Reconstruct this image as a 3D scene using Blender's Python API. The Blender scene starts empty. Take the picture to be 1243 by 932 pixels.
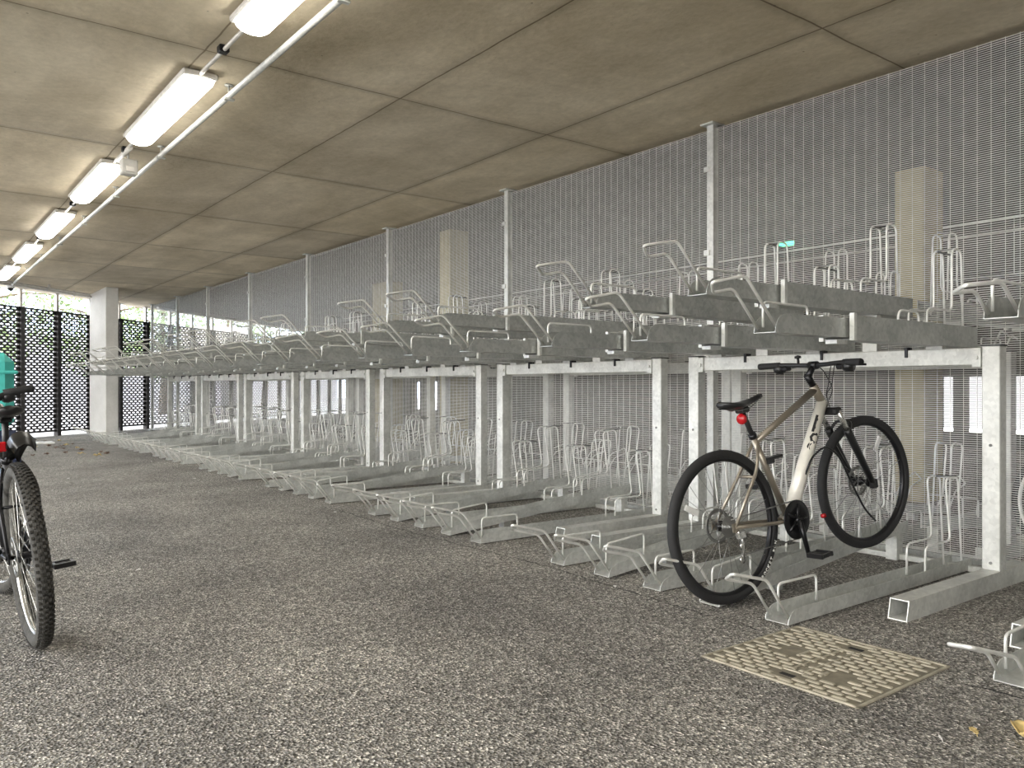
import bpy, math, random
from mathutils import Vector, Matrix
random.seed(7)
PI = math.pi
R = math.radians
sc = bpy.context.scene
COL = sc.collection

# ------------------------------------------------------------------ camera, world, exposure
H = 3.10            # ceiling height
EYE = 1.056
cd = bpy.data.cameras.new('camera'); cam = bpy.data.objects.new('camera', cd); COL.objects.link(cam)
cam.location = (0, 0, EYE)
cam.rotation_euler = (R(90), 0, -math.atan2(.608, .794))
cd.sensor_width = 36; cd.lens = 980 / 1243 * 36; cd.shift_y = 4 / 1243
cd.clip_start = .05; cd.clip_end = 300
sc.camera = cam
W = bpy.data.worlds.new('world'); sc.world = W; W.use_nodes = True
wn = W.node_tree.nodes; wl = W.node_tree.links
bg = wn['Background']; bg.inputs['Strength'].default_value = 3.4
wt = wn.new('ShaderNodeTexCoord'); wsx = wn.new('ShaderNodeSeparateXYZ'); wr = wn.new('ShaderNodeValToRGB')
wl.new(wt.outputs['Generated'], wsx.inputs[0]); wl.new(wsx.outputs['Y'], wr.inputs['Fac']); wl.new(wr.outputs['Color'], bg.inputs['Color'])
wr.color_ramp.elements[0].position = .4; wr.color_ramp.elements[0].color = (1.0, .985, .95, 1)
wr.color_ramp.elements[1].position = .85; wr.color_ramp.elements[1].color = (.66, .80, 1.0, 1)
sc.view_settings.view_transform = 'Standard'; sc.view_settings.look = 'None'
sc.view_settings.gamma = 1; sc.view_settings.use_curve_mapping = False
sc.view_settings.exposure = 1.68
LAMP = 5.0

# ------------------------------------------------------------------ materials
def newmat(name):
    m = bpy.data.materials.new(name); m.use_nodes = True
    return m, m.node_tree.nodes, m.node_tree.links, m.node_tree.nodes['Principled BSDF']
def flat(name, col, rough=.5, metal=0, spec=.5, var=.12, scale=14, bump=0):
    m, n, l, b = newmat(name)
    tc = n.new('ShaderNodeTexCoord'); nz = n.new('ShaderNodeTexNoise'); nz.inputs['Scale'].default_value = scale
    nz.inputs['Detail'].default_value = 4
    l.new(tc.outputs['Object'], nz.inputs['Vector'])
    r = n.new('ShaderNodeValToRGB'); e = r.color_ramp.elements
    e[0].position = .3; e[1].position = .7
    e[0].color = [c * (1 - var) for c in col] + [1]; e[1].color = [min(1, c * (1 + var)) for c in col] + [1]
    l.new(nz.outputs['Fac'], r.inputs['Fac']); l.new(r.outputs['Color'], b.inputs['Base Color'])
    b.inputs['Roughness'].default_value = rough; b.inputs['Metallic'].default_value = metal
    b.inputs['Specular IOR Level'].default_value = spec
    if bump:
        bp = n.new('ShaderNodeBump'); bp.inputs['Strength'].default_value = bump; bp.inputs['Distance'].default_value = .004
        l.new(nz.outputs['Fac'], bp.inputs['Height']); l.new(bp.outputs['Normal'], b.inputs['Normal'])
    return m
def galv(name, a, b2, metal=.4, rough=.45):
    m, n, l, b = newmat(name)
    tc = n.new('ShaderNodeTexCoord')
    v = n.new('ShaderNodeTexVoronoi'); v.inputs['Scale'].default_value = 55
    nz = n.new('ShaderNodeTexNoise'); nz.inputs['Scale'].default_value = 7; nz.inputs['Detail'].default_value = 6
    l.new(tc.outputs['Object'], v.inputs['Vector']); l.new(tc.outputs['Object'], nz.inputs['Vector'])
    sx = n.new('ShaderNodeSeparateColor'); l.new(v.outputs['Color'], sx.inputs['Color'])
    mx = n.new('ShaderNodeMath'); mx.operation = 'MULTIPLY_ADD'; mx.inputs[1].default_value = .2
    l.new(sx.outputs[0], mx.inputs[0])
    m2 = n.new('ShaderNodeMath'); m2.operation = 'MULTIPLY'; m2.inputs[1].default_value = .8
    l.new(nz.outputs['Fac'], m2.inputs[0]); l.new(m2.outputs[0], mx.inputs[2])
    r = n.new('ShaderNodeValToRGB'); e = r.color_ramp.elements; e[0].position = .3; e[1].position = .72
    e[0].color = (*a, 1); e[1].color = (*b2, 1)
    l.new(mx.outputs[0], r.inputs['Fac']); l.new(r.outputs['Color'], b.inputs['Base Color'])
    b.inputs['Metallic'].default_value = metal
    rr = n.new('ShaderNodeMapRange'); rr.inputs['To Min'].default_value = rough - .1; rr.inputs['To Max'].default_value = rough + .15
    l.new(mx.outputs[0], rr.inputs['Value']); l.new(rr.outputs[0], b.inputs['Roughness'])
    return m
def emit(name, col, s):
    m, n, l, b = newmat(name)
    b.inputs['Base Color'].default_value = (*col, 1); b.inputs['Emission Color'].default_value = (*col, 1)
    b.inputs['Emission Strength'].default_value = s
    return m
def mat_asphalt():
    m, n, l, b = newmat('asphalt')
    tc = n.new('ShaderNodeTexCoord')
    v = n.new('ShaderNodeTexVoronoi'); v.inputs['Scale'].default_value = 95
    v2 = n.new('ShaderNodeTexVoronoi'); v2.inputs['Scale'].default_value = 210
    nz = n.new('ShaderNodeTexNoise'); nz.inputs['Scale'].default_value = 1.1; nz.inputs['Detail'].default_value = 9
    nf = n.new('ShaderNodeTexNoise'); nf.inputs['Scale'].default_value = 60; nf.inputs['Detail'].default_value = 5
    for q in (v, v2, nz, nf): l.new(tc.outputs['Object'], q.inputs['Vector'])
    s1 = n.new('ShaderNodeSeparateColor'); l.new(v.outputs['Color'], s1.inputs['Color'])
    s2 = n.new('ShaderNodeSeparateColor'); l.new(v2.outputs['Color'], s2.inputs['Color'])
    r = n.new('ShaderNodeValToRGB'); e = r.color_ramp.elements
    e[0].position = 0; e[0].color = (.012, .011, .010, 1); e[1].position = .95; e[1].color = (1, .97, .91, 1)
    q = r.color_ramp.elements.new(.42); q.color = (.17, .164, .152, 1)
    q = r.color_ramp.elements.new(.72); q.color = (.43, .415, .385, 1)
    a = n.new('ShaderNodeMath'); a.operation = 'ADD'; l.new(s1.outputs[0], a.inputs[0]); l.new(s2.outputs[1], a.inputs[1])
    h = n.new('ShaderNodeMath'); h.operation = 'MULTIPLY'; h.inputs[1].default_value = .5; l.new(a.outputs[0], h.inputs[0])
    l.new(h.outputs[0], r.inputs['Fac'])
    rp = n.new('ShaderNodeValToRGB'); ee = rp.color_ramp.elements; ee[0].position = .3; ee[1].position = .7
    ee[0].color = (.62, .61, .6, 1); ee[1].color = (1.12, 1.1, 1.06, 1)
    l.new(nz.outputs['Fac'], rp.inputs['Fac'])
    mm = n.new('ShaderNodeMix'); mm.data_type = 'RGBA'; mm.blend_type = 'MULTIPLY'; mm.inputs[0].default_value = 1
    l.new(r.outputs['Color'], mm.inputs[6]); l.new(rp.outputs['Color'], mm.inputs[7])
    l.new(mm.outputs[2], b.inputs['Base Color']); b.inputs['Roughness'].default_value = .82
    bp = n.new('ShaderNodeBump'); bp.inputs['Strength'].default_value = 1; bp.inputs['Distance'].default_value = .012
    ad = n.new('ShaderNodeMath'); ad.operation = 'ADD'; l.new(v.outputs['Distance'], ad.inputs[0]); l.new(nf.outputs['Fac'], ad.inputs[1])
    l.new(ad.outputs[0], bp.inputs['Height']); l.new(bp.outputs['Normal'], b.inputs['Normal'])
    return m
def mat_concrete(name, c0, c1, panels=True, grain=(1, .35, 1)):
    m, n, l, b = newmat(name)
    tc = n.new('ShaderNodeTexCoord'); mp = n.new('ShaderNodeMapping'); mp.inputs['Scale'].default_value = grain
    l.new(tc.outputs['Object'], mp.inputs['Vector'])
    n1 = n.new('ShaderNodeTexNoise'); n1.inputs['Scale'].default_value = 1.6; n1.inputs['Detail'].default_value = 8; n1.inputs['Roughness'].default_value = .62
    n2 = n.new('ShaderNodeTexNoise'); n2.inputs['Scale'].default_value = 24; n2.inputs['Detail'].default_value = 5
    l.new(mp.outputs[0], n1.inputs['Vector']); l.new(tc.outputs['Object'], n2.inputs['Vector'])
    r = n.new('ShaderNodeValToRGB'); e = r.color_ramp.elements; e[0].position = .3; e[1].position = .72
    e[0].color = (*c0, 1); e[1].color = (*c1, 1)
    mx = n.new('ShaderNodeMath'); mx.operation = 'MULTIPLY_ADD'; mx.inputs[1].default_value = .25
    sb = n.new('ShaderNodeMath'); sb.operation = 'MULTIPLY'; sb.inputs[1].default_value = .78
    l.new(n1.outputs['Fac'], sb.inputs[0]); l.new(n2.outputs['Fac'], mx.inputs[0]); l.new(sb.outputs[0], mx.inputs[2])
    l.new(mx.outputs[0], r.inputs['Fac'])
    b.inputs['Roughness'].default_value = .85
    out = r.outputs['Color']
    bp = n.new('ShaderNodeBump'); bp.inputs['Strength'].default_value = .35; bp.inputs['Distance'].default_value = .01
    hgt = n2.outputs['Fac']
    # small air holes
    vo = n.new('ShaderNodeTexVoronoi'); vo.inputs['Scale'].default_value = 5; l.new(tc.outputs['Object'], vo.inputs['Vector'])
    hs = n.new('ShaderNodeMath'); hs.operation = 'LESS_THAN'; hs.inputs[1].default_value = .035; l.new(vo.outputs['Distance'], hs.inputs[0])
    mk = n.new('ShaderNodeMix'); mk.data_type = 'RGBA'; mk.inputs[7].default_value = (.06, .05, .04, 1)
    hf = n.new('ShaderNodeMath'); hf.operation = 'MULTIPLY'; hf.inputs[1].default_value = .5; l.new(hs.outputs[0], hf.inputs[0])
    l.new(hf.outputs[0], mk.inputs[0]); l.new(out, mk.inputs[6]); out = mk.outputs[2]
    if panels:
        br = n.new('ShaderNodeTexBrick'); bw_ = n.new('ShaderNodeTexBrick'); br.offset = 0; br.inputs['Scale'].default_value = 1
        br.inputs['Mortar Size'].default_value = .007; br.inputs['Mortar Smooth'].default_value = .4
        br.inputs['Brick Width'].default_value = 1.35; br.inputs['Row Height'].default_value = 2.44
        br.inputs['Color1'].default_value = (.86, .86, .86, 1); br.inputs['Color2'].default_value = (1.08, 1.07, 1.04, 1)
        br.inputs['Mortar'].default_value = (.42, .38, .32, 1)
        m3 = n.new('ShaderNodeMapping'); m3.inputs['Location'].default_value = (1.2, -.14 + 2.44 * 4, 0)
        nd = n.new('ShaderNodeTexNoise'); nd.inputs['Scale'].default_value = 3; l.new(tc.outputs['Object'], nd.inputs['Vector'])
        l.new(tc.outputs['Object'], m3.inputs['Vector'])
        wv = n.new('ShaderNodeMix'); wv.data_type = 'RGBA'; wv.blend_type = 'LINEAR_LIGHT'; wv.inputs[0].default_value = .012
        l.new(m3.outputs[0], wv.inputs[6]); l.new(nd.outputs['Color'], wv.inputs[7])
        l.new(wv.outputs[2], br.inputs['Vector']); l.new(wv.outputs[2], bw_.inputs['Vector'])
        bw_.offset = 0; bw_.inputs['Scale'].default_value = 1; bw_.inputs['Mortar Size'].default_value = .09; bw_.inputs['Mortar Smooth'].default_value = 1
        bw_.inputs['Brick Width'].default_value = 1.35; bw_.inputs['Row Height'].default_value = 2.44
        nw = n.new('ShaderNodeTexNoise'); nw.inputs['Scale'].default_value = .9; nw.inputs['Detail'].default_value = 6; l.new(tc.outputs['Object'], nw.inputs['Vector'])
        wm = n.new('ShaderNodeMath'); wm.operation = 'MULTIPLY'; l.new(bw_.outputs['Fac'], wm.inputs[0]); l.new(nw.outputs['Fac'], wm.inputs[1])
        wm2 = n.new('ShaderNodeMath'); wm2.operation = 'MULTIPLY'; wm2.inputs[1].default_value = .6; l.new(wm.outputs[0], wm2.inputs[0])
        wx = n.new('ShaderNodeMix'); wx.data_type = 'RGBA'; wx.inputs[7].default_value = (.20, .165, .11, 1); l.new(wm2.outputs[0], wx.inputs[0]); l.new(out, wx.inputs[6]); out = wx.outputs[2]
        st = n.new('ShaderNodeTexNoise'); st.inputs['Scale'].default_value = .55; st.inputs['Detail'].default_value = 10; st.inputs['Roughness'].default_value = .7; st.inputs['Distortion'].default_value = .6
        l.new(tc.outputs['Object'], st.inputs['Vector']); sr = n.new('ShaderNodeValToRGB'); sr.color_ramp.elements[0].position = .38; sr.color_ramp.elements[0].color = (.82, .79, .73, 1); sr.color_ramp.elements[1].position = .6; sr.color_ramp.elements[1].color = (1.06, 1.05, 1.04, 1)
        l.new(st.outputs['Fac'], sr.inputs['Fac']); sm_ = n.new('ShaderNodeMix'); sm_.data_type = 'RGBA'; sm_.blend_type = 'MULTIPLY'; sm_.inputs[0].default_value = 1
        l.new(out, sm_.inputs[6]); l.new(sr.outputs['Color'], sm_.inputs[7]); out = sm_.outputs[2]
        m4 = n.new('ShaderNodeMix'); m4.data_type = 'RGBA'; m4.blend_type = 'MULTIPLY'; m4.inputs[0].default_value = 1
        l.new(out, m4.inputs[6]); l.new(br.outputs['Color'], m4.inputs[7]); out = m4.outputs[2]
        s = n.new('ShaderNodeMath'); s.operation = 'MULTIPLY_ADD'; s.inputs[1].default_value = -1.2
        l.new(br.outputs['Fac'], s.inputs[0]); l.new(n2.outputs['Fac'], s.inputs[2]); hgt = s.outputs[0]
    l.new(out, b.inputs['Base Color'])
    l.new(hgt, bp.inputs['Height']); l.new(bp.outputs['Normal'], b.inputs['Normal'])
    return m

M = {
 'asphalt': mat_asphalt(),
 'ceiling': mat_concrete('ceiling_concrete', (.46, .40, .295), (.80, .72, .57)),
 'concrete': mat_concrete('pale_concrete', (.50, .49, .46), (.70, .69, .66), False),
 'pillar': mat_concrete('pillar_concrete', (.36, .31, .17), (.50, .44, .26), False),
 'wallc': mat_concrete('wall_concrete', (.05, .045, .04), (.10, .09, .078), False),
 'galv': galv('galvanised', (.34, .35, .335), (.57, .58, .555), .55, .40),
 'galvl': galv('galvanised_pale', (.46, .47, .45), (.70, .71, .68), .4, .42),
 'galvb': galv('galvanised_bright', (.50, .505, .48), (.72, .725, .69), .4, .45),
 'wire': flat('zinc_wire', (.80, .80, .77), .35, .25),
 'mesh': flat('mesh_wire', (.72, .715, .68), .5, .15),
 'black_fence': flat('fence_black', (.012, .010, .010), .45),
 'lampbody': flat('lamp_body', (.62, .60, .56), .4),
 'lampglow': emit('lamp_glow', (1, .96, .88), LAMP),
 'pipe': flat('zinc_pipe', (.60, .58, .54), .35, .4),
 'rubber': flat('tyre_rubber', (.016, .016, .017), .75, scale=60),
 'rubber2': flat('dusty_rubber', (.045, .043, .038), .85, scale=40, var=.4),
 'blk': flat('black_plastic', (.012, .012, .013), .35),
 'blkm': flat('black_metal', (.02, .02, .022), .3, .6),
 'champ': flat('champagne_paint', (.30, .265, .215), .28, .55, scale=4),
 'cream': flat('cream_paint', (.74, .71, .64), .3, .1),
 'silver': flat('silver', (.62, .62, .60), .25, .9),
 'rimw': flat('bright_rim', (.85, .85, .83), .35, .15),
 'steel': flat('steel', (.33, .33, .32), .3, .9),
 'red': flat('red_lens', (.45, .01, .015), .2),
 'redp': flat('red_paint', (.35, .02, .02), .3),
 'white': flat('white_print', (.8, .8, .78), .5),
 'teal': flat('teal_plastic', (.08, .55, .50), .5),
 'navy': flat('navy_fabric', (.015, .022, .06), .6),
 'iron': flat('cast_iron_cover', (.21, .19, .145), .75, .1, scale=22, var=.25, bump=.5),
 'ironr': flat('cast_iron_ribs', (.38, .35, .275), .7, .1, scale=22, var=.2, bump=.4),
 'outer': flat('grey_render', (.17, .17, .175), .8, var=.05),
 'dark': flat('dark_hole', (.01, .01, .01), .9),
 'leafy': flat('dry_leaf', (.62, .47, .20), .7, var=.35, scale=40),
 'leafb': flat('brown_leaf', (.16, .10, .07), .8, var=.4, scale=40),
 'leafg': flat('green_leaf', (.10, .16, .05), .6, var=.4, scale=2),
 'bark': flat('bark', (.12, .09, .06), .9),
 'paving': flat('pale_paving', (.34, .34, .36), .8, var=.08, scale=3),
 'render': flat('white_render', (.36, .37, .42), .8, var=.05),
 'green': emit('green_sign', (.05, .75, .30), 1.6),
}

# ------------------------------------------------------------------ mesh builder
class MB:
    def __init__(s): s.v = []; s.f = []; s.sm = []
    def add(s, vs, fs, smooth=False):
        b = len(s.v); s.v += [tuple(p) for p in vs]; s.f += [tuple(i + b for i in f) for f in fs]; s.sm += [smooth] * len(fs)
        return s
    def box(s, x0, y0, z0, x1, y1, z1):
        vs = [(x, y, z) for x in (x0, x1) for y in (y0, y1) for z in (z0, z1)]
        return s.add(vs, [(0, 1, 3, 2), (4, 6, 7, 5), (0, 4, 5, 1), (2, 3, 7, 6), (0, 2, 6, 4), (1, 5, 7, 3)])
    def bevbox(s, x0, y0, z0, x1, y1, z1, b):
        # rounded (chamfered) box
        vs = []; 
        for sx in (0, 1):
            for sy in (0, 1):
                for sz in (0, 1):
                    X = x1 if sx else x0; Y = y1 if sy else y0; Z = z1 if sz else z0
                    dx = -b if sx else b; dy = -b if sy else b; dz = -b if sz else b
                    vs += [(X, Y + dy, Z + dz), (X + dx, Y, Z + dz), (X + dx, Y + dy, Z)]
        i = lambda a, b_, c, k: ((a * 2 + b_) * 2 + c) * 3 + k
        f = []
        for a in (0, 1):
            f += [(i(a,0,0,0), i(a,1,0,0), i(a,1,1,0), i(a,0,1,0)), (i(0,a,0,1), i(1,a,0,1), i(1,a,1,1), i(0,a,1,1)), (i(0,0,a,2), i(1,0,a,2), i(1,1,a,2), i(0,1,a,2))]
        for a in (0, 1):
            for c in (0, 1):
                f += [(i(a,c,0,0), i(a,c,1,0), i(a,c,1,1), i(a,c,0,1)), (i(a,0,c,0), i(a,1,c,0), i(a,1,c,2), i(a,0,c,2)), (i(0,a,c,1), i(1,a,c,1), i(1,a,c,2), i(0,a,c,2))]
                for d in (0, 1): f.append((i(a,c,d,0), i(a,c,d,1), i(a,c,d,2)))
        return s.add(vs, f)
    def tube(s, pts, r, n=8, closed=False, caps=True):
        P = [Vector(p) for p in pts]; N = len(P)
        rs = r if isinstance(r, (list, tuple)) else [r] * N
        T = []
        for i in range(N):
            a = P[(i - 1) % N] if (closed or i) else P[0]; b = P[(i + 1) % N] if (closed or i < N - 1) else P[-1]
            t = (b - a); T.append(t.normalized() if t.length > 1e-9 else Vector((0, 0, 1)))
        u = T[0].orthogonal().normalized(); vs = []
        for i in range(N):
            u = (u - T[i] * u.dot(T[i])); u = u.normalized() if u.length > 1e-6 else T[i].orthogonal().normalized()
            w = T[i].cross(u)
            for k in range(n):
                a = 2 * PI * k / n; vs.append(P[i] + (u * math.cos(a) + w * math.sin(a)) * rs[i])
        fs = []
        for i in range(N if closed else N - 1):
            j = (i + 1) % N
            for k in range(n): fs.append((i * n + k, i * n + (k + 1) % n, j * n + (k + 1) % n, j * n + k))
        s.add(vs, fs, True)
        if caps and not closed:
            b = len(s.v) - len(vs)
            s.f += [tuple(b + k for k in reversed(range(n))), tuple(b + (N - 1) * n + k for k in range(n))]; s.sm += [False, False]
        return s
    def lathe(s, prof, c, axis='y', n=48, closed=False, smooth=True):
        # prof: list of (radius, offset along the axis)
        vs = []; m = len(prof)
        for k in range(n):
            a = 2 * PI * k / n
            for r, h in prof:
                p = {'y': (c[0] + r * math.cos(a), c[1] + h, c[2] + r * math.sin(a)),
                     'z': (c[0] + r * math.cos(a), c[1] + r * math.sin(a), c[2] + h),
                     'x': (c[0] + h, c[1] + r * math.cos(a), c[2] + r * math.sin(a))}[axis]
                vs.append(p)
        fs = []
        for k in range(n):
            k2 = (k + 1) % n
            for j in range(m if closed else m - 1):
                j2 = (j + 1) % m
                fs.append((k * m + j, k * m + j2, k2 * m + j2, k2 * m + j))
        return s.add(vs, fs, smooth)
    def sweep(s, prof_at, xs):
        # prof_at(x) -> closed loop of (y, z); swept along x, capped
        loops = [[(x, y, z) for y, z in prof_at(x)] for x in xs]; n = len(loops[0]); vs = [p for L in loops for p in L]; fs = []
        for i in range(len(xs) - 1):
            for k in range(n): fs.append((i * n + k, i * n + (k + 1) % n, (i + 1) * n + (k + 1) % n, (i + 1) * n + k))
        fs += [tuple(reversed(range(n))), tuple((len(xs) - 1) * n + k for k in range(n))]
        return s.add(vs, fs)
    def xf(s, mat):
        s.v = [tuple(mat @ Vector(p)) for p in s.v]; return s
    def build(s, name, mat, parent=None, loc=None):
        me = bpy.data.meshes.new(name); me.from_pydata(s.v, [], s.f); me.validate()
        if len(me.polygons) == len(s.sm): me.polygons.foreach_set('use_smooth', s.sm)
        me.materials.append(M[mat] if isinstance(mat, str) else mat); me.update()
        o = bpy.data.objects.new(name, me); COL.objects.link(o)
        if parent: o.parent = parent
        if loc: o.location = loc
        return o
def fillet(pts, r, n=4, closed=False):
    P = [Vector(p) for p in pts]; out = []; N = len(P)
    for i, p in enumerate(P):
        if not closed and (i == 0 or i == N - 1): out.append(p); continue
        a = P[i - 1] - p; b = P[(i + 1) % N] - p
        d = min(r, a.length * .45, b.length * .45); A = p + a.normalized() * d; B = p + b.normalized() * d
        for k in range(n + 1):
            t = k / n; out.append(A * (1 - t) ** 2 + p * 2 * t * (1 - t) + B * t * t)
    return out
def tag(o, label, cat, group=None, kind=None):
    if label: o['label'] = label
    if cat: o['category'] = cat
    if group: o['group'] = group
    if kind: o['kind'] = kind
    return o
def struct(o): o['kind'] = 'structure'; return o
def empty(name, loc=(0, 0, 0), rz=0):
    o = bpy.data.objects.new(name, None); COL.objects.link(o); o.location = loc; o.rotation_euler = (0, 0, rz); o.empty_display_size = .1
    return o
def children(o): return [c for c in ALLCH.get(o.name, [])]
ALLCH = {}
def copy_tree(o, kids, parent=None):
    c = o.copy(); COL.objects.link(c); c.parent = parent
    for ch, sub in kids: copy_tree(ch, sub, c)
    return c
def kid_tree(o): return [(c, kid_tree(c)) for c in COL.objects if c.parent == o]
def text_into(mb, ch, size, fn, extrude=.0005):
    # puts the letters of ch into mb, each vertex mapped by fn(x, y, z)
    cu = bpy.data.curves.new('letters', 'FONT'); cu.body = ch; cu.size = size; cu.align_x = 'CENTER'; cu.align_y = 'CENTER'
    cu.extrude = extrude; cu.resolution_u = 2; cu.offset = size * .035
    o = bpy.data.objects.new('letters', cu); COL.objects.link(o)
    dg = bpy.context.evaluated_depsgraph_get(); me = bpy.data.meshes.new_from_object(o.evaluated_get(dg))
    mb.add([fn(*v.co) for v in me.vertices], [tuple(p.vertices) for p in me.polygons])
    bpy.data.objects.remove(o); bpy.data.curves.remove(cu); bpy.data.meshes.remove(me)

# ------------------------------------------------------------------ setting
FP = Vector((2.09, 19.4, 0)); FD = Vector((.757, .654, 0)).normalized(); FN = Vector((-FD.y, FD.x, 0))   # far fence line
def fpt(k, off=0, z=0): p = FP + FD * k + FN * off; return (p.x, p.y, z)
def prism(poly, z0, z1, name, mat):
    n = len(poly); vs = [(x, y, z0) for x, y in poly] + [(x, y, z1) for x, y in poly]
    fs = [tuple(reversed(range(n))), tuple(range(n, 2 * n))] + [(i, (i + 1) % n, n + (i + 1) % n, n + i) for i in range(n)]
    return MB().add(vs, fs).build(name, mat)
a = fpt(-8.8, .25); b = fpt(22, .25); af = fpt(-19.8, .25)
struct(prism([(-4.6, -9), (19, -9), (19, b[1] - (b[0] - 19) * .864), a[:2], (-4.6, a[1])], H, H + .4, 'ceiling', 'ceiling'))
# added dark sheet under the neighbouring bay's slab, standing in for its shade
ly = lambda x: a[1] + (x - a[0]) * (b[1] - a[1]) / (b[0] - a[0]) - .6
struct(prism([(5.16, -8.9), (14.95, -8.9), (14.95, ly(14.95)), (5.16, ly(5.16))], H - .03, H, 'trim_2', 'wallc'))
struct(prism([(-13, -9), (19, -9), (19, b[1] - (b[0] - 19) * .864), af[:2], (-13, af[1])], -.2, 0, 'floor', 'asphalt'))
a2 = fpt(-60, .26); b2 = fpt(60, .26); c2 = fpt(60, 45); d2 = fpt(-60, 45)
pv = struct(prism([a2[:2], b2[:2], c2[:2], d2[:2]], -.22, -.02, 'trim_1', 'paving'))
# long back wall of the neighbouring bay, with a strip of daylight openings low down
wb = MB(); X0 = 15.0
wb.box(X0, -9, 1.25, X0 + .25, 30.4, H)
ys = [(-9, -1), (1.2, 2.2), (4.4, 5.35), (6.48, 6.65), (6.92, 23.9), (24.4, 25.05), (25.6, 27.8), (28.7, 30.4)]
for y0, y1 in ys: wb.box(X0, y0, 0, X0 + .25, y1, 1.25)
wb.box(X0, -1, 0, X0 + .25, 30.4, .26)
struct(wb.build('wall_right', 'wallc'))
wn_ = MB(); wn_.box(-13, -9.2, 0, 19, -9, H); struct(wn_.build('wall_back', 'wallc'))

# pale blade column at the far end of the row
cb = MB(); cb.bevbox(3.42, 18.05, 0, 3.66, 19.75, H, .012)
cc = cb.build('column', 'concrete'); tag(cc, 'pale blue-grey concrete blade column standing at the far end of the front rack row', 'column')
for (x, y, w, d, lab) in ((7.43, 3.55, .38, .27, 'olive concrete pillar behind the mesh near the right edge, beyond the parked bicycle'),
                          (5.62, 8.64, .30, .25, 'olive concrete pillar behind the mesh in the middle of the photo'),
                          (7.43, 13.6, .35, .6, 'pale concrete pillar far behind the mesh, left of the middle one')):
    p = MB(); p.bevbox(x, y, 0, x + w, y + d, H, .01); tag(p.build('pillar', 'pillar'), lab, 'pillar')
# overhead beam-like downstand in the neighbouring bay
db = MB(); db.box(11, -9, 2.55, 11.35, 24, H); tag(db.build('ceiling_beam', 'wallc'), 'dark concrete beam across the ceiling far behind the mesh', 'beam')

# ------------------------------------------------------------------ far perforated fence
fence = empty('perforated_fence', fpt(0), math.atan2(FD.y, FD.x))
tag(fence, 'black perforated metal fence closing the far end, trees showing above it', 'fence')
def perf_panel():
    mb = MB(); w, h = .94, 2.58; px, pz = .157, .056; hx, hz = .055, .0145
    rows = int(h / pz)
    for r_ in range(rows):
        z = .12 + r_ * pz; off = 0 if r_ % 2 == 0 else px / 2; n = 6 if r_ % 2 == 0 else 5
        if off:
            for (a_, b_) in ((0, off), (w - off, w)): mb.add([(a_, 0, z), (b_, 0, z), (b_, 0, z + pz), (a_, 0, z + pz)], [(0, 1, 2, 3)])
        for i in range(n):
            x = off + i * px; c = x + px / 2; zc = z + pz / 2
            o_ = [(x, 0, z), (c, 0, z), (x + px, 0, z), (x + px, 0, zc), (x + px, 0, z + pz), (c, 0, z + pz), (x, 0, z + pz), (x, 0, zc)]
            q = hx * .62
            i_ = [(c - q, 0, zc - hz), (c, 0, zc - hz * 1.05), (c + q, 0, zc - hz), (c + hx, 0, zc), (c + q, 0, zc + hz), (c, 0, zc + hz * 1.05), (c - q, 0, zc + hz), (c - hx, 0, zc)]
            mb.add(o_ + i_, [(k, (k + 1) % 8, 8 + (k + 1) % 8, 8 + k) for k in range(8)])
    return mb, w
pm, pw = perf_panel()
first = None
for k in range(-7, 21):
    if first is None:
        first = pm.build('perforated_panel', 'black_fence', fence, (k + .03, 0, 0)); md = first.modifiers.new('sheet', 'SOLIDIFY'); md.thickness = .004
    else:
        c = first.copy(); COL.objects.link(c); c.location = (k + .03, 0, 0)
pp = MB(); pp.box(-.05, -.05, 0, .05, .06, 2.72); P0 = None; T0 = None
tp = MB(); tp.box(-.035, .0, 2.72, .035, .06, H - .01); tp.box(-.11, -.04, H - .012, .11, .10, H)
rl = MB()
for k in range(-7, 22):
    if P0 is None: P0 = pp.build('post', 'black_fence', fence, (k, 0, 0)); T0 = tp.build('post_head', 'pipe', P0); T0['label'] = 'grey steel head reaching the ceiling'
    else:
        c = P0.copy(); COL.objects.link(c); c.location = (k, 0, 0); d = T0.copy(); COL.objects.link(d); d.parent = c
rl.box(-7, -.02, .09, 21, .02, .125); rl.box(-7, -.02, 2.685, 21, .02, 2.72); rl.build('rail', 'black_fence', fence)
# pipes under the slab edge
for (k0, k1, off, r_, lab) in ((-6, 1.9, -.75, .03, 'grey drain pipe slung under the ceiling edge left of the column'), (3.6, 7.2, -.6, .035, 'grey drain pipe slung under the ceiling edge right of the column'),
                          (-6, .75, -1.0, .02, 'thin conduit slung under the ceiling edge above the far fence')):
    t = MB(); t.tube([fpt(k0, off, H - .07), fpt(k1, off, H - .07)], r_, 10)
    o = t.build('ceiling_pipe', 'pipe'); tag(o, lab, 'pipe')
    for q in range(3):
        cl = MB(); p = fpt(k0 + (k1 - k0) * (q + .5) / 3, off, 0); cl.box(p[0] - .02, p[1] - .05, H - .11, p[0] + .02, p[1] + .05, H); cl.build('clip', 'pipe', o)

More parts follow.
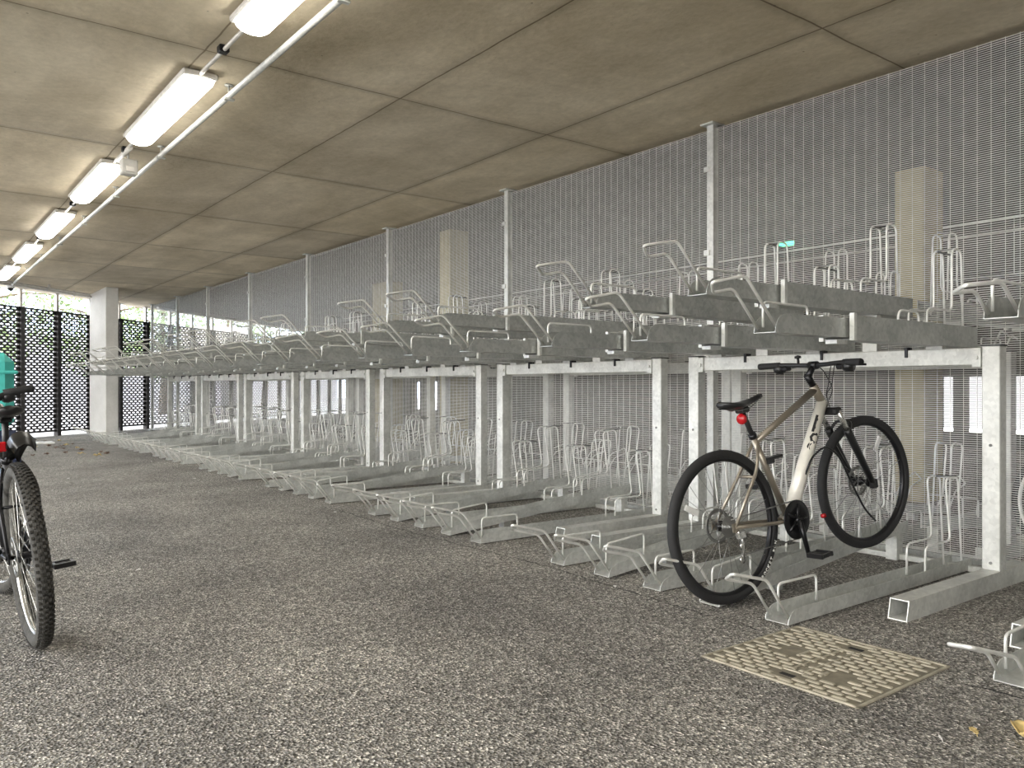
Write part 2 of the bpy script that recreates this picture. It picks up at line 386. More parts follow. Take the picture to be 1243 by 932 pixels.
# ------------------------------------------------------------------ mesh divider
MX = 5.06
mf = empty('mesh_fence', (MX, 0, 0)); tag(mf, 'floor to ceiling welded wire mesh divider behind the bike racks', 'fence')
posts = [-3.55, -1.0, 1.52, 4.04, 6.67, 9.2, 11.75, 14.3, 16.75, 18.95, 21.2]
def mesh_panel(w):
    mb = MB(); z = .05
    r_ = .0017; q_ = .0011
    while z < H - .03:
        mb.box(-r_, 0, z - r_, r_, w, z + r_); z += .0127
    y = .03
    while y < w:
        mb.box(.0018, y - q_, .04, .0044, y + q_, H - .03); y += .0762
    return mb
for i in range(len(posts) - 1):
    mesh_panel(posts[i + 1] - posts[i] - .05).build('mesh_panel', 'mesh', mf, (0, posts[i] + .025, 0))
for i, y in enumerate(posts):
    p = MB(); p.box(-.03, -.03, 0, .03, .03, H - .012); p.box(-.075, -.06, H - .012, .075, .06, H); p.box(-.07, -.07, 0, .07, .07, .012)
    for z in (.5, 1.3, 2.1, 2.75): p.box(-.045, .0, z - .02, -.03, .05, z + .02)
    p.build('post', 'galvb', mf, (0, y, 0))
for i in range(len(posts) - 1):
    b_ = MB(); b_.box(-.02, posts[i] + .035, .008, .02, posts[i + 1] - .035, .045); b_.build('bottom_rail', 'galv', mf)

# ------------------------------------------------------------------ bike racks
TF = 3.13; TL = 1.82; SL = .093     # front of the trays, length, slope of the raised ones
def channel_prof(w, h, th, x, cut=.085):
    hh = h if x >= cut else max(.006, h * math.sqrt(max(0, 1 - (1 - x / cut) ** 2)))
    t2 = min(th, hh * .5)
    return [(-w, 0), (w, 0), (w, hh), (w - th, hh), (w - th, t2), (-w + th, t2), (-w + th, hh), (-w, hh)]
CX = [0, .004, .012, .025, .04, .06, .085]
def shear(pts, sl): return [(x, y, z + sl * x) for x, y, z in pts]
def wire(mb, pts, r=.0062, bend=.045, n=7):
    mb.tube(fillet(pts, bend), r, n)
def guide_parts(parent, sl, base, x_off=0, low=.2, high=.55, lean=.06):
    # the pair of bent wires that hold the front wheel, with the stub joining them at the top
    for y in (-.05, .05):
        g = MB(); P = [(1.27 + x_off, y, base), (1.27 + x_off, y, low), (1.56 + x_off, y, low), (1.56 - lean + x_off, y, high), (1.67 - lean * .3 + x_off, y, high), (1.70 + x_off, y, base)]
        wire(g, shear(P, sl)); g.build('wheel_guide', 'wire', parent)
    g = MB(); g.tube(shear([(1.60 + x_off, -.05, high), (1.60 + x_off, .05, high)], sl), .0055, 7); g.tube(shear([(1.60 + x_off, .05, high - .002), (1.78 + x_off, .03, high - .012)], sl), .0055, 7)
    g.build('guide_stub', 'steel', parent)
def handle(parent, base, bend, tip, k1=.80, k2=.62, w=.048):
    # lopsided grip: the left rod is shorter than the right one
    g = MB(); L = lambda p, q, k: (p[0] + (q[0] - p[0]) * k, p[1] + (q[1] - p[1]) * k)
    b2 = L(base, bend, k1); t2 = (b2[0] + (tip[0] - bend[0]) * k2, b2[1] + (tip[1] - bend[1]) * k2)
    P = [(base[0], -w, base[1]), (bend[0], -w, bend[1]), (tip[0], -w, tip[1]), (t2[0], w, t2[1]), (b2[0], w, b2[1]), (base[0], w, base[1])]
    wire(g, P, .0070, .03); return g.build('handle', 'wire', parent)
def make_lower(sl, lowered=False):
    root = empty('ground_bike_tray')
    c = MB(); c.sweep(lambda x: [(y, z + .006 + sl * x) for y, z in channel_prof(.06, .066, .0035, x)], CX + [.3, TL])
    c.build('channel', 'galvl', root)
    if lowered: handle(root, (.02, .03), (-.09, .135), (-.43, .235), .9, .9)
    else: handle(root, (.02, .03), (-.14, .225), (-.38, .285), .8, .8)
    g = MB(); wire(g, shear([(.09, .054, .03), (.09, .054, .155), (.40, .054, .155), (.40, .054, .03)], sl), .0062, .03); g.build('side_hoop', 'wire', root)
    guide_parts(root, sl, .03)
    if sl:
        f = MB(); f.box(TL - .09, -.035, 0, TL - .02, .035, .006 + sl * (TL - .09)); f.build('support_leg', 'galvb', root)
    b = MB(); b.bevbox(.5, -.03, .0, .56, .03, .0065 + sl * .5, .002); b.build('foot', 'galv', root)
    return root
def make_upper(z0, lowered=False):
    root = empty('upper_bike_tray')
    ic = MB(); ic.sweep(lambda x: [(y, z + z0 + .01) for y, z in channel_prof(.056, .088, .0035, x)], CX + [.3, .66]); ic.xf(Matrix.Translation((-.09, 0, 0))); ic.build('sliding_channel', 'galv', root)
    oc = MB(); oc.sweep(lambda x: [(y, z + z0) for y, z in channel_prof(.068, .118, .0035, x + .1)], [0, .02, .7, 1.36]); oc.xf(Matrix.Translation((.50, 0, 0))); oc.build('fixed_channel', 'galv', root)
    pl = MB(); pl.box(.484, -.092, z0 - .005, .508, -.0685, z0 + .125); pl.box(.484, .0685, z0 - .005, .508, .092, z0 + .125); pl.box(.44, -.03, z0 - .02, .53, .03, z0 + .0); pl.build('end_plate', 'galvb', root)
    if lowered: handle(root, (-.07, z0 + .03), (-.20, z0 + .12), (-.47, z0 + .09))
    else: handle(root, (-.07, z0 + .03), (-.29, z0 + .24), (-.51, z0 + .195))
    g = MB(); wire(g, [(-.03, .05, z0 + .04), (-.03, .05, z0 + .155), (.32, .05, z0 + .155), (.32, .05, z0 + .04)], .0062, .03); g.build('side_hoop', 'wire', root)
    guide_parts(root, 0, z0 + .03, .02, z0 + .20, z0 + .55, .0)
    g = MB(); wire(g, [(.98, -.05, z0 + .05), (.98, -.05, z0 + .17), (1.20, -.05, z0 + .17), (1.20, -.05, z0 + .06)]); g.build('small_hoop', 'wire', root)
    br = MB(); br.box(1.475, -.045, 1.268, 1.525, .045, z0); br.build('bracket', 'galvb', root)
    return root
def make_frame():
    root = empty('rack_frame')                    # origin: aisle face of the base, near side
    L = 2.0                                       # distance to the far post
    def sq(x0, x1, y, z, w=.09, th=.005):
        m = MB()
        m.sweep(lambda x: [(y - w / 2, z), (y + w / 2, z), (y + w / 2, z + .092), (y - w / 2, z + .092)], [x0 + .45, x1])
        # hollow mouth
        for (ya, za, yb, zb) in ((y - w/2, z, y + w/2, z + th), (y - w/2, z + .092 - th, y + w/2, z + .092), (y - w/2, z + th, y - w/2 + th, z + .092 - th), (y + w/2 - th, z + th, y + w/2, z + .092 - th)):
            m.add([(x0 + (z_ - z) * .25 if e else x0 + .45, y_, z_) for e in (1, 0) for y_ in (ya, yb) for z_ in (za, zb)], [(0, 1, 3, 2), (4, 6, 7, 5), (0, 4, 5, 1), (2, 3, 7, 6), (0, 2, 6, 4), (1, 5, 7, 3)])
        return m
    for y in (-.05, 1.945):
        b = sq(0, 1.34, y, 0); bo = b.build('base_beam', 'galvb', root)
        p = MB(); p.bevbox(.98, y - .045, .092, 1.06, y + .045, 1.275, .004); po = p.build('post', 'galvb', root)
        h = MB(); h.box(.975, y - .048, 1.275, 1.065, y + .048, 1.281); h.build('cap', 'blk', po)
        for zb in (.75, .13): bl = MB(); bl.lathe([(0, -.006), (.008, -.006), (.008, 0), (0, 0)], (.979, y, zb), 'x', 8); bl.build('bolt', 'steel', po)
    bm = MB(); bm.bevbox(.99, -.003, 1.175, 1.05, 1.898, 1.268, .004); bo = bm.build('cross_beam', 'galvb', root)
    for y in (.02, 1.875):
        c = MB(); c.box(.975, y - .022, 1.165, .99, y + .022, 1.265); c.lathe([(0, -.012), (.013, -.012), (.013, 0), (0, 0)], (.975, y, 1.215), 'x', 6, smooth=False); c.build('bolt_plate', 'galvb', bo)
    for y in (.40, .93, 1.50):
        c = MB(); c.tube([(1.0, y, 1.284), (1.0, y, 1.268)], .02, 6); c.box(.978, y - .007, 1.225, .99, y + .007, 1.284); c.box(.978, y - .007, 1.27, 1.04, y + .007, 1.284); c.build('bolt', 'blkm', bo)
    r2 = MB(); r2.bevbox(1.28, -.003, .001, 1.325, 1.898, .035, .003); r2.build('floor_rail', 'galvb', root)
    return root
proto = {'lo': make_lower(0), 'lh': make_lower(SL), 'uo': make_upper(1.285), 'uh': make_upper(1.485), 'fr': make_frame(), 'lx': make_lower(0, True), 'ux': make_upper(1.285, True)}
used = set(); KT = {k: kid_tree(o) for k, o in proto.items()}
def inst(key):
    o = proto[key]
    if key not in used: used.add(key); return o
    return copy_tree(o, KT[key])
ORD = ['nearest', 'second', 'third', 'fourth', 'fifth', 'sixth', 'seventh', 'eighth']
TO = ['rightmost', 'second from the right', 'middle', 'second from the left', 'leftmost']
S0 = [1.894 + 2.35 * k for k in range(7)]
for k, s0 in enumerate(S0):
    f = inst('fr'); f.location = (3.61, s0, 0)
    tag(f, f'galvanised two-post rack frame of the {ORD[k]} complete bay in front of the mesh', 'rack frame', 'rack frames in front of the mesh')
    for j in range(5):
        y = s0 + .25 + .375 * j
        hi = j % 2 == 1
        t = inst('lh' if hi else 'lo'); t.location = (TF, y, 0)
        st = 'sloping' if hi else 'flat'
        extra = ' under the bicycle' if (k == 0 and j == 1) else ''
        tag(t, f'{st} ground bike tray{extra}, {TO[j]} in the {ORD[k]} front bay', 'bike tray', 'ground trays in front of the mesh')
        t = inst('uh' if hi else 'uo'); t.location = (TF, y, 0)
        tag(t, f'{"raised" if hi else "low"} upper bike tray, {TO[j]} in the {ORD[k]} front bay', 'bike tray', 'upper trays in front of the mesh')
# bay cut by the right edge of the photo
f = inst('fr'); f.location = (3.61, 1.38 - 1.99, 0)
tag(f, 'galvanised rack frame cut off by the right edge of the photo', 'rack frame', 'rack frames in front of the mesh')
t = inst('lx'); t.location = (TF, 1.19, 0); tag(t, 'ground bike tray with lowered handle at the bottom right corner', 'bike tray', 'ground trays in front of the mesh')
t = inst('ux'); t.location = (TF, 1.19, 0); tag(t, 'upper bike tray with nearly level handle at the right edge', 'bike tray', 'upper trays in front of the mesh')
# mirrored row behind the mesh
for k in range(6):
    s0 = S0[k] + ((.28, .03) + (0,) * 6)[k]
    f = inst('fr'); f.location = (2 * MX - 3.61, s0 + 1.89, 0); f.rotation_euler = (0, 0, PI)
    tag(f, f'galvanised rack frame of the {ORD[k]} bay behind the mesh', 'rack frame', 'rack frames behind the mesh')
    for j in range(5):
        y = s0 + .25 + .375 * j; hi = j % 2 == 0
        t = inst('lh' if hi else 'lo'); t.location = (2 * MX - TF, y, 0); t.rotation_euler = (0, 0, PI)
        tag(t, f'{"sloping" if hi else "flat"} ground bike tray behind the mesh, {TO[j]} in the {ORD[k]} bay there', 'bike tray', 'ground trays behind the mesh')
        t = inst('uh' if hi else 'uo'); t.location = (2 * MX - TF, y, 0); t.rotation_euler = (0, 0, PI)
        tag(t, f'{"raised" if hi else "low"} upper bike tray behind the mesh, {TO[j]} in the {ORD[k]} bay there', 'bike tray', 'upper trays behind the mesh')

# ------------------------------------------------------------------ bicycles
def bicycle(name, cfg):
    """local axes: x forward, y left, origin at the rear tyre's contact point"""
    RW = .369; HZ = RW
    root = empty(name); wb_ = cfg.get('wb', 1.18)
    K = lambda u, z, v=0: (u, v, z + HZ)
    fm = cfg['frame']; BB = (.496, -.062)
    if cfg.get('small'): BB = (.45, -.055)
    BB = cfg.get('bb', BB)
    ST = cfg.get('st', (.302, .397)); HT = cfg.get('ht', (.851, .594)); HBt = cfg.get('hb', (.925, .475)); 
    # frame
    f = MB()
    f.tube([K(*HT), K(*HBt)], .024, 14)
    f.tube([K(HT[0] + .012, HT[1] - .025), K(ST[0] + .02, ST[1] - .03)], [.021, .016], 12)
    f.tube([K(BB[0], BB[1]), K(ST[0], ST[1])], .0165, 12)
    f.tube([K(BB[0], BB[1], -.037), K(BB[0], BB[1], .037)], .024, 14)
    for v in (-1, 1):
        f.tube(fillet([K(ST[0] + .015, ST[1] - .035, v * .016), K(ST[0] - .06, ST[1] - .16, v * .05), K(0, .0, v * .066)], .05), [.0085] * 5 + [.0085] * 0 + [.0085] * 2 if False else .0085, 8)
        f.tube(fillet([K(BB[0] - .02, BB[1], v * .024), K(BB[0] - .12, BB[1] + .01, v * .05), K(0, 0, v * .066)], .05), .0095, 8)
        f.box(-.02, v * .066 - .003, HZ - .022, .022, v * .066 + .003, HZ + .02)
    f.tube([K(ST[0] - .085, ST[1] - .19, -.055), K(ST[0] - .085, ST[1] - .19, .055)], .007, 8)
    fo = f.build('frame', fm, root)
    # down tube in its own colour, with lettering
    d = MB(); A = Vector(K(HBt[0] - .012, HBt[1] + .028)); B = Vector(K(BB[0] + .012, BB[1] + .014)); d.tube([A, A.lerp(B, .5), B], [.028, .034, .036], 16)
    do = d.build('down_tube', cfg.get('down', fm), fo)
    if cfg.get('text'):
        tm = MB(); dirv = (A - B).normalized(); up = Vector((-dirv.z, 0, dirv.x))
        if up.z < 0: up = -up
        mid = A.lerp(B, .34)
        side = Vector((0, -1, 0))
        def fn(x, y, z):
            a_ = y / .031 + .1; ca, sa = math.cos(a_), math.sin(a_)
            nrm = side * ca + (-up) * (-sa)
            return mid + dirv * x + (side * ca + up * sa) * (.0325 + z)
        text_into(tm, cfg['text'], .080, lambda x, y, z: fn(x * 1.0, y, z)); tm.build('lettering', 'blk', do)
    # head set, fork
    HA = (Vector(K(*HT)) - Vector(K(*HBt))).normalized(); hb_ = Vector(K(*HBt)); hub = Vector(K(wb_, 0))
    steer = cfg.get('steer', 0)
    SM = Matrix.Translation(hb_) @ Matrix.Rotation(steer, 4, HA) @ Matrix.Translation(-hb_)
    g = MB(); cr = hb_ - HA * .03
    g.bevbox(cr.x - .03, -.075, cr.z - .022, cr.x + .035, .075, cr.z + .018, .01)
    for v in (-1, 1):
        c = Vector((cr.x + .012, v * .062, cr.z - .0)); e = hub + Vector((-.012, v * .062, 0))
        g.tube([c.lerp(e, .26), c.lerp(e, .3), e], [.021, .0215, .0155], 12)
        g.bevbox(e.x - .018, v * .062 - .012, e.z - .03, e.x + .03, v * .062 + .012, e.z + .02, .005)
    cA = Vector((cr.x + .012, 0, cr.z)); eA = hub + Vector((-.012, 0, 0)); q = cA.lerp(eA, .3)
    arch = [(q.x, -.062, q.z), (q.x + .045, -.05, q.z + .055), (q.x + .045, .05, q.z + .055), (q.x, .062, q.z)]
    g.tube(fillet(arch, .03), .009, 8); g.xf(SM); go = g.build('fork', cfg.get('fork', 'blk'), root)
    for v in (-1, 1):
        g = MB(); c = Vector((cr.x + .012, v * .062, cr.z)); e = hub + Vector((-.012, v * .062, 0)); g.tube([c, c.lerp(e, .28)], .0155, 12)
        g.xf(SM); s_ = g.build('stanchion', 'silver', go); s_['label'] = 'silver stanchion'
    # stem, bar
    top = Vector(K(*HT)); bc = Vector(K(*cfg.get('bar', (.868, .700))))
    g = MB(); g.tube([top, top + HA * .07], .019, 12); g.tube([top + HA * .055, bc], .017, 12); g.tube([bc + Vector((0, -.025, 0)), bc + Vector((0, .025, 0))], .022, 12); g.xf(SM); st_ = g.build('stem', 'blkm', root)
    bw = cfg.get('barw', .34); rise = cfg.get('rise', .012)
    bp_ = [bc + Vector((-.05, -bw, rise)), bc + Vector((-.015, -bw * .55, rise)), bc + Vector((0, -.06, 0)), bc + Vector((0, .06, 0)), bc + Vector((-.015, bw * .55, rise)), bc + Vector((-.05, bw, rise))]
    g = MB(); g.tube(fillet(bp_, .06), .0125, 10); g.xf(SM); ho = g.build('handlebar', 'blk', root)
    for v, (P, Q) in ((-1, (bp_[0], bp_[1])), (1, (bp_[5], bp_[4]))):
        dq = (Q - P).normalized()
        g = MB(); g.tube([P, P + dq * .01, P + dq * .09, P + dq * .13], [.016, .0185, .0175, .017], 12); g.xf(SM); g.build('grip', 'rubber', ho)
        g = MB(); c0 = P + dq * .16; g.bevbox(c0.x - .02, c0.y - .02, c0.z - .035, c0.x + .035, c0.y + .02, c0.z - .005, .008)
        g.tube(fillet([c0 + Vector((.03, 0, -.015)), c0 + Vector((.055, v * .02, -.02)), c0 + Vector((.04, v * .12, -.02))], .02), [.006] * 7, 7); g.xf(SM); g.build('brake_lever', 'blkm', ho)
        g = MB(); g.lathe([(0, -.03), (.026, -.028), (.03, 0), (.024, .02), (0, .022)], (c0.x - .0, c0.y - v * .0 - v * -.045, c0.z - .022), 'y', 12); g.xf(SM); g.build('shifter', 'blk', ho)
    if cfg.get('bell'):
        g = MB(); g.tube([bc + Vector((0, .1, .01)), bc + Vector((0, .1, .045))], .007, 8); g.lathe([(0, .0), (.018, .002), (.018, .014), (0, .02)], tuple(bc + Vector((0, .1, .04))), 'z', 12); g.xf(SM); g.build('bell', 'blk', ho)
    g = MB()
    for v, dx in ((-1, .10), (1, .085), (-1, .13)):
        a0 = bc + Vector((0, v * .15, -.01))
        P = [a0, bc + Vector((dx, v * .03, .00)), bc + Vector((dx + .02, -v * .02, -.13)), hb_ + Vector((.045, -v * .02, .06)), hb_ + Vector((.01, v * .035, -.04))]
        g.tube(fillet(P, .09, 6), .0028, 6)
    g.xf(SM); g.build('cables', 'blk', ho)
    # seat
    sd = Vector(K(*ST)); axis = (sd - Vector(K(*BB))).normalized(); sz_ = cfg.get('sz', .53) + HZ; sp = sd + axis * (sz_ - sd.z) / axis.z
    g = MB(); g.tube([sd - axis * .04, sd + axis * (sp.z + .005 - sd.z) / axis.z], .0135, 12); g.bevbox(sp.x - .03, -.025, sp.z + .0, sp.x + .03, .025, sp.z + .028, .006); po = g.build('seat_post', 'blk', root)
    g = MB(); g.tube([sd - axis * .012, sd + axis * .012], .021, 14); g.build('seat_clamp', 'blkm', po)
    g = MB(); x0 = sp.x - .15; N = 12; sec = []; zz = sp.z + .045
    for i in range(N + 1):
        t = i / N; x = x0 + .29 * t
        w = .072 * math.sqrt(max(0, math.sin(min(1, t * 2.4 + .12) * PI / 2))) * (1 if t < .28 else max(.26, 1 - (t - .28) * 1.65)); w = max(w, .017)
        if i == 0: w *= .7
        z = zz + .018 - .02 * math.sin(t * PI) + .004 * t; th = .026 if t < .45 else .016
        sec.append([(x, math.cos(a_) * w, z + (math.sin(a_) * .012 if math.sin(a_) > 0 else math.sin(a_) * th)) for a_ in [2 * PI * k_ / 14 for k_ in range(14)]])
    vs = [p for L in sec for p in L]; fs = [(i * 14 + k_, i * 14 + (k_ + 1) % 14, (i + 1) * 14 + (k_ + 1) % 14, (i + 1) * 14 + k_) for i in range(N) for k_ in range(14)]
    fs += [tuple(reversed(range(14))), tuple(N * 14 + k_ for k_ in range(14))]; g.add(vs, fs, True); so = g.build('saddle', 'blk', root)
    g = MB()
    for v in (-1, 1): g.tube(fillet([(x0 + .04, v * .03, zz + .0), (x0 + .09, v * .022, zz - .028), (x0 + .18, v * .022, zz - .028), (x0 + .26, v * .008, zz + .0)], .02), .0035, 6)
    g.build('saddle_rail', 'steel', so)
    # wheels
    def wheel(nm, cx, cass, M4=None):
        c = (cx, 0, HZ); T = lambda m: m.xf(M4) if M4 else m
        g = MB(); g.lathe([(.316, -.012), (.330, -.0135), (.334, -.011), (.328, -.006), (.328, .006), (.334, .011), (.330, .0135), (.316, .012), (.311, 0)], c, 'y', 64, True); w = T(g).build(nm, cfg.get('rim', 'blkm'), root)
        g = MB(); n = 14; tr = cfg.get('tyre', .024); g.lathe([(.345 + tr * math.cos(2 * PI * k / n), tr * .98 * math.sin(2 * PI * k / n)) for k in range(n)], c, 'y', 72, True); T(g).build('tyre', cfg.get('rub', 'rubber'), w)
        if cfg.get('knobs'):
            g = MB(); nk = 92
            for i in range(nk):
                a_ = 2 * PI * i / nk
                for (v, s) in ((-.023, .006), (-.011, .0055), (.0, .006), (.011, .0055), (.023, .006)):
                    aa = a_ + (PI / nk if abs(v) in (.011,) else 0); rr = .345 + math.sqrt(max(0, tr * tr - (v * .92) ** 2)) ; tt = .0085
                    m4 = Matrix.Translation((c[0], v, c[2])) @ Matrix.Rotation(-aa, 4, 'Y'); k_ = MB(); k_.box(rr - .004, -s * .75, -tt * .6, rr + .0055, s * .75, tt * .6); k_.xf(m4); g.add(k_.v, k_.f)
            T(g).build('tread', cfg.get('rub', 'rubber'), w)
        g = MB(); ns = 28
        for i in range(ns):
            a_ = 2 * PI * i / ns; v = -1 if i % 2 else 1; b_ = a_ + (1 if (i // 2) % 2 else -1) * 1.15
            g.tube([(cx + .024 * math.cos(b_), v * .026, HZ + .024 * math.sin(b_)), (cx + .317 * math.cos(a_), v * .003, HZ + .317 * math.sin(a_))], .0013, 4, caps=False)
        T(g).build('spokes', cfg.get('spoke', 'steel'), w)
        g = MB(); g.tube([(cx, -.058, HZ), (cx, .058, HZ)], .008, 10); g.lathe([(.009, -.034), (.027, -.032), (.027, -.026), (.014, -.02), (.014, .02), (.027, .026), (.027, .032), (.009, .034)], c, 'y', 24); T(g).build('hub', 'blkm', w)
        g = MB(); g.lathe([(.066, .044), (.066, .046), (.083, .046), (.083, .044)], c, 'y', 40, True)
        for i in range(6): a_ = i * PI / 3; g.tube([(cx + .02 * math.cos(a_), .045, HZ + .02 * math.sin(a_)), (cx + .068 * math.cos(a_ + .35), .045, HZ + .068 * math.sin(a_ + .35))], .003, 5)
        T(g).build('brake_disc', 'steel', w)
        if cass:
            g = MB()
            for i in range(8): rr = .052 - i * .0042; g.lathe([(.014, 0), (rr - .002, 0), (rr, .0008), (rr - .002, .0018), (.014, .0018)], (cx, -.028 - i * .0042, HZ), 'y', 30, True)
            T(g).build('cassette', 'steel', w)
        if cfg.get('refl'):
            g = MB(); a_ = cfg['refl'][0 if cass else 1]; u = Vector((math.cos(a_), 0, math.sin(a_))); p0 = Vector(c) + u * .235; tn = Vector((-u.z, 0, u.x))
            g.bevbox(-.045, -.006, -.014, .045, .006, .014, .003); g.xf(Matrix.Translation(p0) @ Matrix(((u.x, 0, tn.x), (0, 1, 0), (u.z, 0, tn.z))).to_4x4()); T(g).build('reflector', 'white', w)
        return w
    rw = wheel('rear_wheel', 0, True); fw = wheel('front_wheel', wb_, False, SM)
    if cfg.get('tyretext'):
        g = MB(); s_ = cfg['tyretext']; a0 = cfg.get('ta', -.95)
        for i, ch in enumerate(s_):
            if ch == ' ': continue
            a_ = a0 + i * .062
            # letters sit on the drive side (-y) of the tyre wall, reading anticlockwise seen from there
            def fn(x, y, z, a_=a_):
                aa = a_ + x / .345; rr = .346 + y
                return (rr * math.cos(aa), -(math.sqrt(max(1e-6, .024 ** 2 - (rr - .345) ** 2)) + .0006 + z), HZ + rr * math.sin(aa))
            text_into(g, ch, .023, lambda x, y, z, a_=a_: fn(x, -y, z, a_) if False else fn(x, -y, z, a_), .0003)
        g.build('tyre_lettering', 'white', rw)
    # cranks
    cx, cz = BB[0], BB[1] + HZ; g = MB()
    g.lathe([(.030, -.052), (.095, -.052), (.100, -.055), (.095, -.058), (.030, -.058)], (cx, 0, cz), 'y', 40, True)
    g.lathe([(.030, -.044), (.070, -.044), (.074, -.046), (.07, -.048), (.030, -.048)], (cx, 0, cz), 'y', 36, True)
    for i in range(5): a_ = i * 2 * PI / 5; g.tube([(cx, -.058, cz), (cx + .08 * math.cos(a_), -.056, cz + .08 * math.sin(a_))], .009, 6)
    ring = g.build('chainring', 'blkm', root)
    ca = cfg.get('crank', -PI / 2 + .08)
    for v, aa in ((-1, ca), (1, ca + PI)):
        g = MB(); e = (cx + .172 * math.cos(aa), v * cfg.get('q', .085), cz + .172 * math.sin(aa)); g.tube([(cx, v * .030, cz), (cx, v * cfg.get('q', .085) * .88, cz)], .016, 10); g.tube([(cx, v * cfg.get('q', .085) * .85, cz), e], [.015, .0115], 10); co = g.build('crank_arm', 'blkm', root)
        g = MB(); y0, y1 = sorted((e[1] + v * .02, e[1] + v * .115))
        g.bevbox(e[0] - .045, y0, e[2] - .012, e[0] - .030, y1, e[2] + .012, .003); g.bevbox(e[0] + .030, y0, e[2] - .012, e[0] + .045, y1, e[2] + .012, .003)
        g.bevbox(e[0] - .03, y0, e[2] - .010, e[0] + .03, y0 + .016, e[2] + .010, .003); g.bevbox(e[0] - .03, y1 - .016, e[2] - .010, e[0] + .03, y1, e[2] + .010, .003); g.tube([(e[0], e[1], e[2]), (e[0], (y1 if v > 0 else y0), e[2])], .010, 8)
        g.build('pedal', 'blk', co)
    g = MB(); P = [(0, -.046, HZ + .036), (cx, -.052, cz + .097)]; g.tube(P, .0035, 5)
    g.tube(fillet([(cx + .0, -.052, cz - .097), (.06, -.05, HZ - .145), (.03, -.05, HZ - .16)], .02), .0035, 5); g.build('chain', 'steel', root)
    g = MB(); g.bevbox(-.005, -.085, HZ - .06, .05, -.06, HZ - .018, .006); g.tube([(.03, -.07, HZ - .05), (.05, -.055, HZ - .10), (.035, -.05, HZ - .165)], .008, 7)
    g.lathe([(0, -.004), (.02, -.004), (.02, .004), (0, .004)], (.05, -.05, HZ - .10), 'y', 14); g.lathe([(0, -.004), (.018, -.004), (.018, .004), (0, .004)], (.035, -.05, HZ - .165), 'y', 14); do_ = g.build('rear_derailleur', 'silver', root)
    return root, K
def pose(root, hub, pitch, roll, yaw):
    Mx = Matrix.Rotation(yaw, 4, 'Z') @ Matrix.Rotation(-pitch, 4, 'Y') @ Matrix.Rotation(roll, 4, 'X')
    off = Mx @ Vector((0, 0, .369)); root.matrix_world = Matrix.Translation(Vector(hub) - off) @ Mx

bk, K = bicycle('bicycle', dict(frame='champ', down='cream', text='SCOTT', bell=True, tyretext='ROCKET RON', refl=(2.6, .95), tyre=.024, ta=-1.0, wb=1.13, bb=(.455, -.062), st=(.282, .395), ht=(.80, .585), hb=(.872, .462), bar=(.822, .69), sz=.52, rise=.01, steer=R(-5)))
tag(bk, 'champagne grey flat-bar bicycle with black fork, standing in a sloping ground tray', 'bicycle')
pose(bk, (3.18, 2.465, .385), R(7.4), R(-4.0), R(-4.5))
# extras of this bicycle
ST_ = Vector(K(.262, .49)); g = MB(); g.lathe([(0, 0), (.026, 0), (.028, -.012), (.024, -.022), (0, -.024)], (ST_.x - .03, 0, ST_.z), 'x', 18); o = g.build('tail_light', 'red', bk); o['label'] = 'red tail light'
g = MB(); g.tube([tuple(ST_ + Vector((0, 0, 0))), (ST_.x - .03, 0, ST_.z)], .008, 8); g.build('light_bracket', 'blk', bk)
g = MB(); a_ = Vector(K(.36, .26)); g.bevbox(a_.x - .02, -.03, a_.z - .02, a_.x + .03, .03, a_.z + .012, .006); g.bevbox(a_.x + .02, -.02, a_.z - .005, a_.x + .11, .02, a_.z + .012, .006); g.build('pump_clip', 'blk', bk)
g = MB(); P = [K(.60, .14, -.03), K(.64, .22, -.05), K(.75, .27, -.06), K(.84, .20, -.07), K(.90, .05, -.075), K(.98, -.12, -.08), K(1.06, -.2, -.08)]; g.tube(fillet(P, .1, 6), .0055, 7); g.build('cable_lock', 'blk', bk)
g = MB(); g.lathe([(0, 0), (.012, 0), (.012, .02), (0, .02)], K(.70, -.1, -.02), 'x', 10); g.build('lens', 'red', bk)

# near bicycle at the left edge, seen from behind
b2_, K2 = bicycle('bicycle', dict(frame='blkm', small=True, wb=1.08, ht=(.80, .50), hb=(.85, .38), bar=(.80, .62), st=(.27, .37), sz=.535, barw=.22, knobs=True, tyre=.030, rub='rubber2', rim='silver', spoke='silver', crank=-.85, q=.15, steer=R(14), rise=.02))
tag(b2_, 'black bicycle with knobbly tyres and short rear mudguard, nearest on the left edge', 'bicycle')
pose(b2_, (.43, 3.80, .375), 0, R(-5.5), R(90) + R(2))
g = MB()
sec = []
for i in range(11):
    t = i / 10; u = .12 - .36 * t; z = .755 + .02 * t + .10 * math.sin(t * 1.7) - (.05 * max(0, t - .8) * 5); w = .022 + .032 * t if t < .85 else .05 - .1 * (t - .85)
    ring = [(u, -w, z - .022), (u, -w * .6, z + .006), (u, 0, z + .016), (u, w * .6, z + .006), (u, w, z - .022), (u, w * .6, z - .0), (u, 0, z + .009), (u, -w * .6, z)]
    sec.append(ring)
vs = [p for L in sec for p in L]; n = 8; fs = [(i * n + k, i * n + (k + 1) % n, (i + 1) * n + (k + 1) % n, (i + 1) * n + k) for i in range(10) for k in range(n)] + [tuple(range(n)), tuple(10 * n + k for k in range(n))]
g.add(vs, fs, True); g.tube([(.12, 0, .76), (.27, 0, .74)], .012, 8); g.build('mudguard', 'blk', b2_)
g = MB(); g.bevbox(-.03, .03, .80, .0, .13, .84, .006); o = g.build('tail_light', 'red', b2_)
g = MB(); g.tube([(-.01, .06, .82), (.2, .02, .82)], .006, 6); g.build('light_bracket', 'blk', b2_)
g = MB(); g.tube([(-.02, -.05, .40), (-.07, -.10, .02)], .008, 6); 
